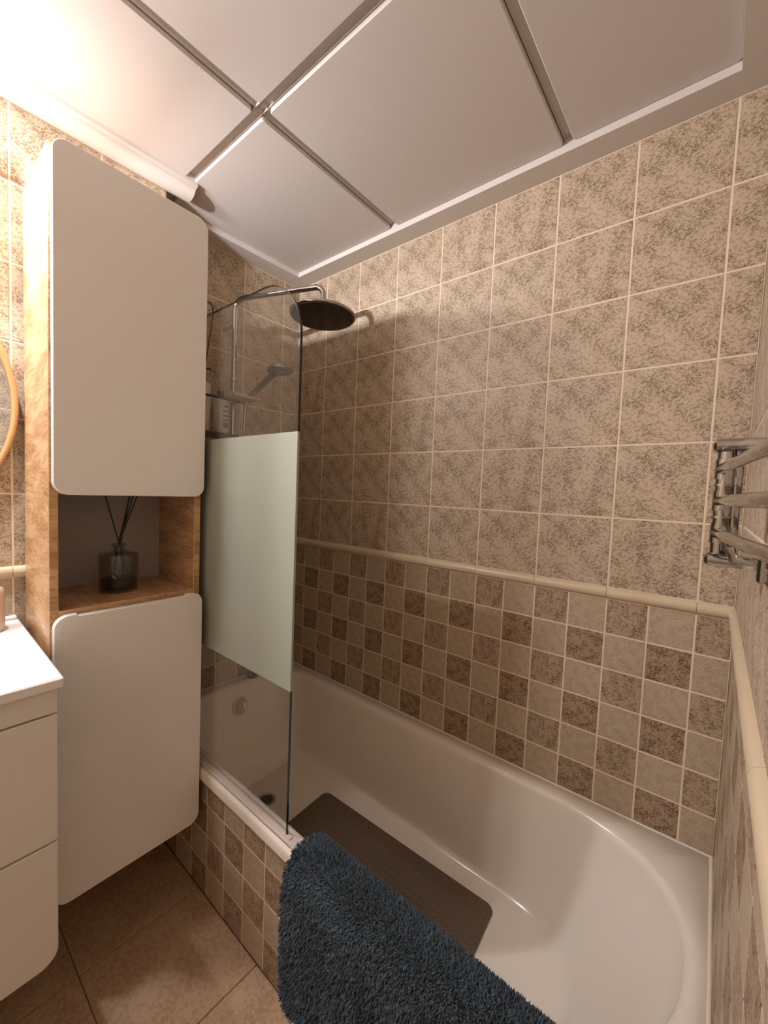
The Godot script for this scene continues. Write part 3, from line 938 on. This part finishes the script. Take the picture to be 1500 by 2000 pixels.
# ---------------------------------------------------------------- mats
func build_bath_mats() -> void:
	# rubber mat in the tub
	var m := thing("rubber_bath_mat", "brown rubber bath mat lying on the bathtub floor", "bath mat", Vector3(0.832, 0.0608, 0.342), 0.02)
	var sheet := extrude(rounded_rect(0.715, 0.362, 0.026, 6), 0.004, 0.0012)
	part(m, "sheet", sheet, M.rubber, Vector3.ZERO, Vector3(-PI / 2, 0, 0))
	var st := begin(true)
	for i in 38:
		for j in 19:
			var c := Vector3((i - 18.5) * 0.0182, 0.0039, (j - 9) * 0.0182)
			if absf(c.x) > 0.34 or absf(c.z) > 0.163: continue
			for k in 8:
				var a := TAU * k / 8
				var b := TAU * (k + 1) / 8
				var d1 := Vector3(cos(a), 0, -sin(a))
				var d2 := Vector3(cos(b), 0, -sin(b))
				quad(st, c + d1 * 0.0062, c + d2 * 0.0062, c + d2 * 0.0042 + Vector3.UP * 0.0011, c + d1 * 0.0042 + Vector3.UP * 0.0011)
				tri(st, c + d1 * 0.0042 + Vector3.UP * 0.0011, c + d2 * 0.0042 + Vector3.UP * 0.0011, c + Vector3.UP * 0.0013)
	var dots := part(m, "grip_dots", done(st), M.rubber)
	dots.set_meta("kind", "stuff")
	# shaggy mat hung over the tub edge
	var t := thing("shaggy_bath_mat", "dark slate blue shaggy bath mat draped over the tub edge", "bath mat")
	var prof := [Vector2(0.694, 0.112), Vector2(0.697, 0.16), Vector2(0.699, 0.22), Vector2(0.700, 0.28), Vector2(0.699, 0.34), Vector2(0.697, 0.38), Vector2(0.692, 0.405), Vector2(0.682, 0.4225), Vector2(0.666, 0.431), Vector2(0.648, 0.434), Vector2(0.630, 0.4315), Vector2(0.613, 0.424), Vector2(0.602, 0.408), Vector2(0.595, 0.38), Vector2(0.588, 0.33), Vector2(0.582, 0.27), Vector2(0.576, 0.21)]
	var fold := noise(3.0, 77, 2)
	var nx := 61
	var rings := []
	var back := []
	for i in nx:
		var s := float(i) / (nx - 1)
		var ring := []
		for k in prof.size():
			ring.append(mat_point(prof, fold, s, float(k), 0.0))
		for k in range(prof.size() - 1, -1, -1):
			ring.append(mat_point(prof, fold, s, float(k), 0.007))
		rings.append(ring)
	part(t, "backing", loft(rings, true, true), M.pile_base)
	var mm := MultiMesh.new()
	mm.transform_format = MultiMesh.TRANSFORM_3D
	mm.use_colors = true
	mm.mesh = tuft_mesh()
	var count := 46000
	mm.instance_count = count
	var r := RandomNumberGenerator.new()
	r.seed = 91
	var shade := noise(9.0, 5, 2)
	for i in count:
		var s := r.randf_range(0.004, 0.996)
		var k := r.randf() * (prof.size() - 1.02)
		var p := mat_point(prof, fold, s, k, 0.0065)
		var p2 := mat_point(prof, fold, s, k, 0.0165)
		var n := (p2 - p).normalized()
		var lean := Vector3(r.randfn(0, 0.5), r.randfn(-0.25, 0.45), r.randfn(0, 0.5))
		n = (n + lean * 0.75).normalized()
		var x := n.cross(Vector3(r.randf() - 0.5, r.randf() - 0.5, r.randf() - 0.5)).normalized()
		var z := x.cross(n).normalized()
		var l := r.randf_range(0.75, 1.25)
		mm.set_instance_transform(i, Transform3D(Basis(x, n * l, z), p))
		var v := 0.85 + 0.3 * shade.get_noise_3d(p.x, p.y, p.z) + r.randf_range(-0.22, 0.25)
		mm.set_instance_color(i, Color(0.070 * v, 0.096 * v, 0.118 * v))
	var mi := MultiMeshInstance3D.new()
	mi.name = "pile"
	mi.multimesh = mm
	mi.material_override = M.pile
	mi.set_meta("kind", "stuff")
	t.add_child(mi, true)

func mat_point(prof: Array, fold: FastNoiseLite, s: float, k: float, off: float) -> Vector3:
	# point on the draped mat: s along the tub edge, k along the drape, off outwards
	var i := mini(int(k), prof.size() - 2)
	var f := k - i
	var a: Vector2 = prof[maxi(i - 1, 0)]
	var b: Vector2 = prof[i]
	var c: Vector2 = prof[i + 1]
	var d: Vector2 = prof[mini(i + 2, prof.size() - 1)]
	var p := b.cubic_interpolate(c, a, d, f)
	var tan := (b.cubic_interpolate(c, a, d, minf(f + 0.02, 1.0)) - b.cubic_interpolate(c, a, d, maxf(f - 0.02, 0.0))).normalized()
	var n := Vector2(tan.y, -tan.x)
	var hang := clampf((7.0 - k) / 7.0, 0.0, 1.0)
	var wave := fold.get_noise_2d(s * 0.9, k * 0.03) * 0.022 * hang + 0.004 * hang
	var x := 0.884 + s * 0.60 + fold.get_noise_2d(3.0, k * 0.04) * 0.012
	# the corners of the mat are rounded
	var e := clampf((1.6 - k) / 1.6, 0.0, 1.0)
	var side := clampf(0.06 - s, 0.0, 0.06) / 0.06
	var lift := e * side * side * 0.03
	var crease := 0.007 * exp(-pow((k - 8.1 + 2.2 * (s - 0.3)) / 0.32, 2.0)) if off > 0.003 else 0.0
	var q := p + n * (off + maxf(wave, -0.002) - crease)
	return Vector3(x, q.y + lift, q.x)

func tuft_mesh() -> ArrayMesh:
	var st := begin(true)
	var pts := [[0.0021, 0.0, 0.0], [0.0024, 0.006, 0.0006], [0.0013, 0.0105, 0.0016], [0.0002, 0.0135, 0.0026]]
	for i in 3:
		for k in 4:
			var a := TAU * k / 4
			var b := TAU * (k + 1) / 4
			var lo: Array = pts[i]
			var hi: Array = pts[i + 1]
			quad(st, Vector3(cos(a) * lo[0] + lo[2], lo[1], -sin(a) * lo[0]), Vector3(cos(b) * lo[0] + lo[2], lo[1], -sin(b) * lo[0]),
				Vector3(cos(b) * hi[0] + hi[2], hi[1], -sin(b) * hi[0]), Vector3(cos(a) * hi[0] + hi[2], hi[1], -sin(a) * hi[0]))
	return done(st)

# ---------------------------------------------------------------- small things
func build_small_things() -> void:
	# reed diffuser in the cabinet niche
	var d := thing("reed_diffuser", "smoked glass reed diffuser with black sticks in the cabinet niche", "diffuser", Vector3(0.277, 0.9862, 0.851))
	var rb := 0.049
	part(d, "bottle", lathe([Vector2(0.0, 0.0), Vector2(rb - 0.002, 0.0), Vector2(rb, 0.003), Vector2(rb, 0.104), Vector2(rb - 0.003, 0.110), Vector2(0.015, 0.112), Vector2(0.0135, 0.116), Vector2(0.0135, 0.126), Vector2(0.020, 0.135), Vector2(0.0185, 0.135), Vector2(0.012, 0.126), Vector2(0.012, 0.115), Vector2(rb - 0.005, 0.107), Vector2(rb - 0.003, 0.102), Vector2(rb - 0.003, 0.006), Vector2(0.0, 0.005)], 48), M.smoke)
	part(d, "liquid", lathe([Vector2(0.0, 0.0062), Vector2(rb - 0.0036, 0.0062), Vector2(rb - 0.0036, 0.034), Vector2(0.0, 0.034)], 40), M.liquid)
	for e in [[0.010, -0.026, 0.033], [-0.012, 0.018, -0.026], [0.0, 0.026, -0.048], [-0.004, 0.012, -0.036], [0.014, -0.012, -0.030]]:
		var lo := Vector3(e[0], 0.008, e[1])
		var mid := Vector3(e[0] * 0.2, 0.122, e[1] * 0.15)
		var hi := Vector3(-e[0] * 0.6, 0.278, e[2])
		part(d, "reed", tube([lo, mid, hi], 0.0019, 8), M.black)
	# soap dispenser on the worktop
	var s := thing("soap_dispenser", "pinkish beige soap dispenser standing on the white worktop", "soap dispenser", Vector3(0.2, 0.9103, 1.113))
	part(s, "body", lathe([Vector2(0.0, 0.0), Vector2(0.031, 0.0), Vector2(0.034, 0.004), Vector2(0.034, 0.098), Vector2(0.031, 0.108), Vector2(0.022, 0.114), Vector2(0.0, 0.115)], 36), M.soap)
	part(s, "pump", lathe([Vector2(0.0, 0.114), Vector2(0.012, 0.114), Vector2(0.012, 0.124), Vector2(0.004, 0.125), Vector2(0.004, 0.150), Vector2(0.010, 0.151), Vector2(0.010, 0.158), Vector2(0.0, 0.159)], 20), M.brushed)
	part(s, "spout", tube([Vector3(0, 0.154, 0), Vector3(0.03, 0.156, 0.01), Vector3(0.036, 0.150, 0.012)], 0.0035, 8), M.brushed)
	# bath plug left on the rim, with its chain
	var p := thing("bath_plug", "black rubber bath plug with a bead chain on the tub rim", "plug", Vector3(0.0235, 0.4198, 0.231))
	part(p, "stopper", lathe([Vector2(0.0, 0.0), Vector2(0.020, 0.0), Vector2(0.0235, 0.004), Vector2(0.0235, 0.011), Vector2(0.020, 0.014), Vector2(0.0, 0.014)], 32), M.black)
	part(p, "chain", tube(curve([Vector3(0.0, 0.014, 0.0), Vector3(-0.004, 0.012, 0.03), Vector3(0.008, 0.003, 0.05), Vector3(0.002, 0.003, 0.085), Vector3(-0.018, 0.003, 0.07), Vector3(-0.014, 0.003, 0.04), Vector3(0.006, 0.003, 0.034)], 0.006), 0.0016, 6), M.brushed)
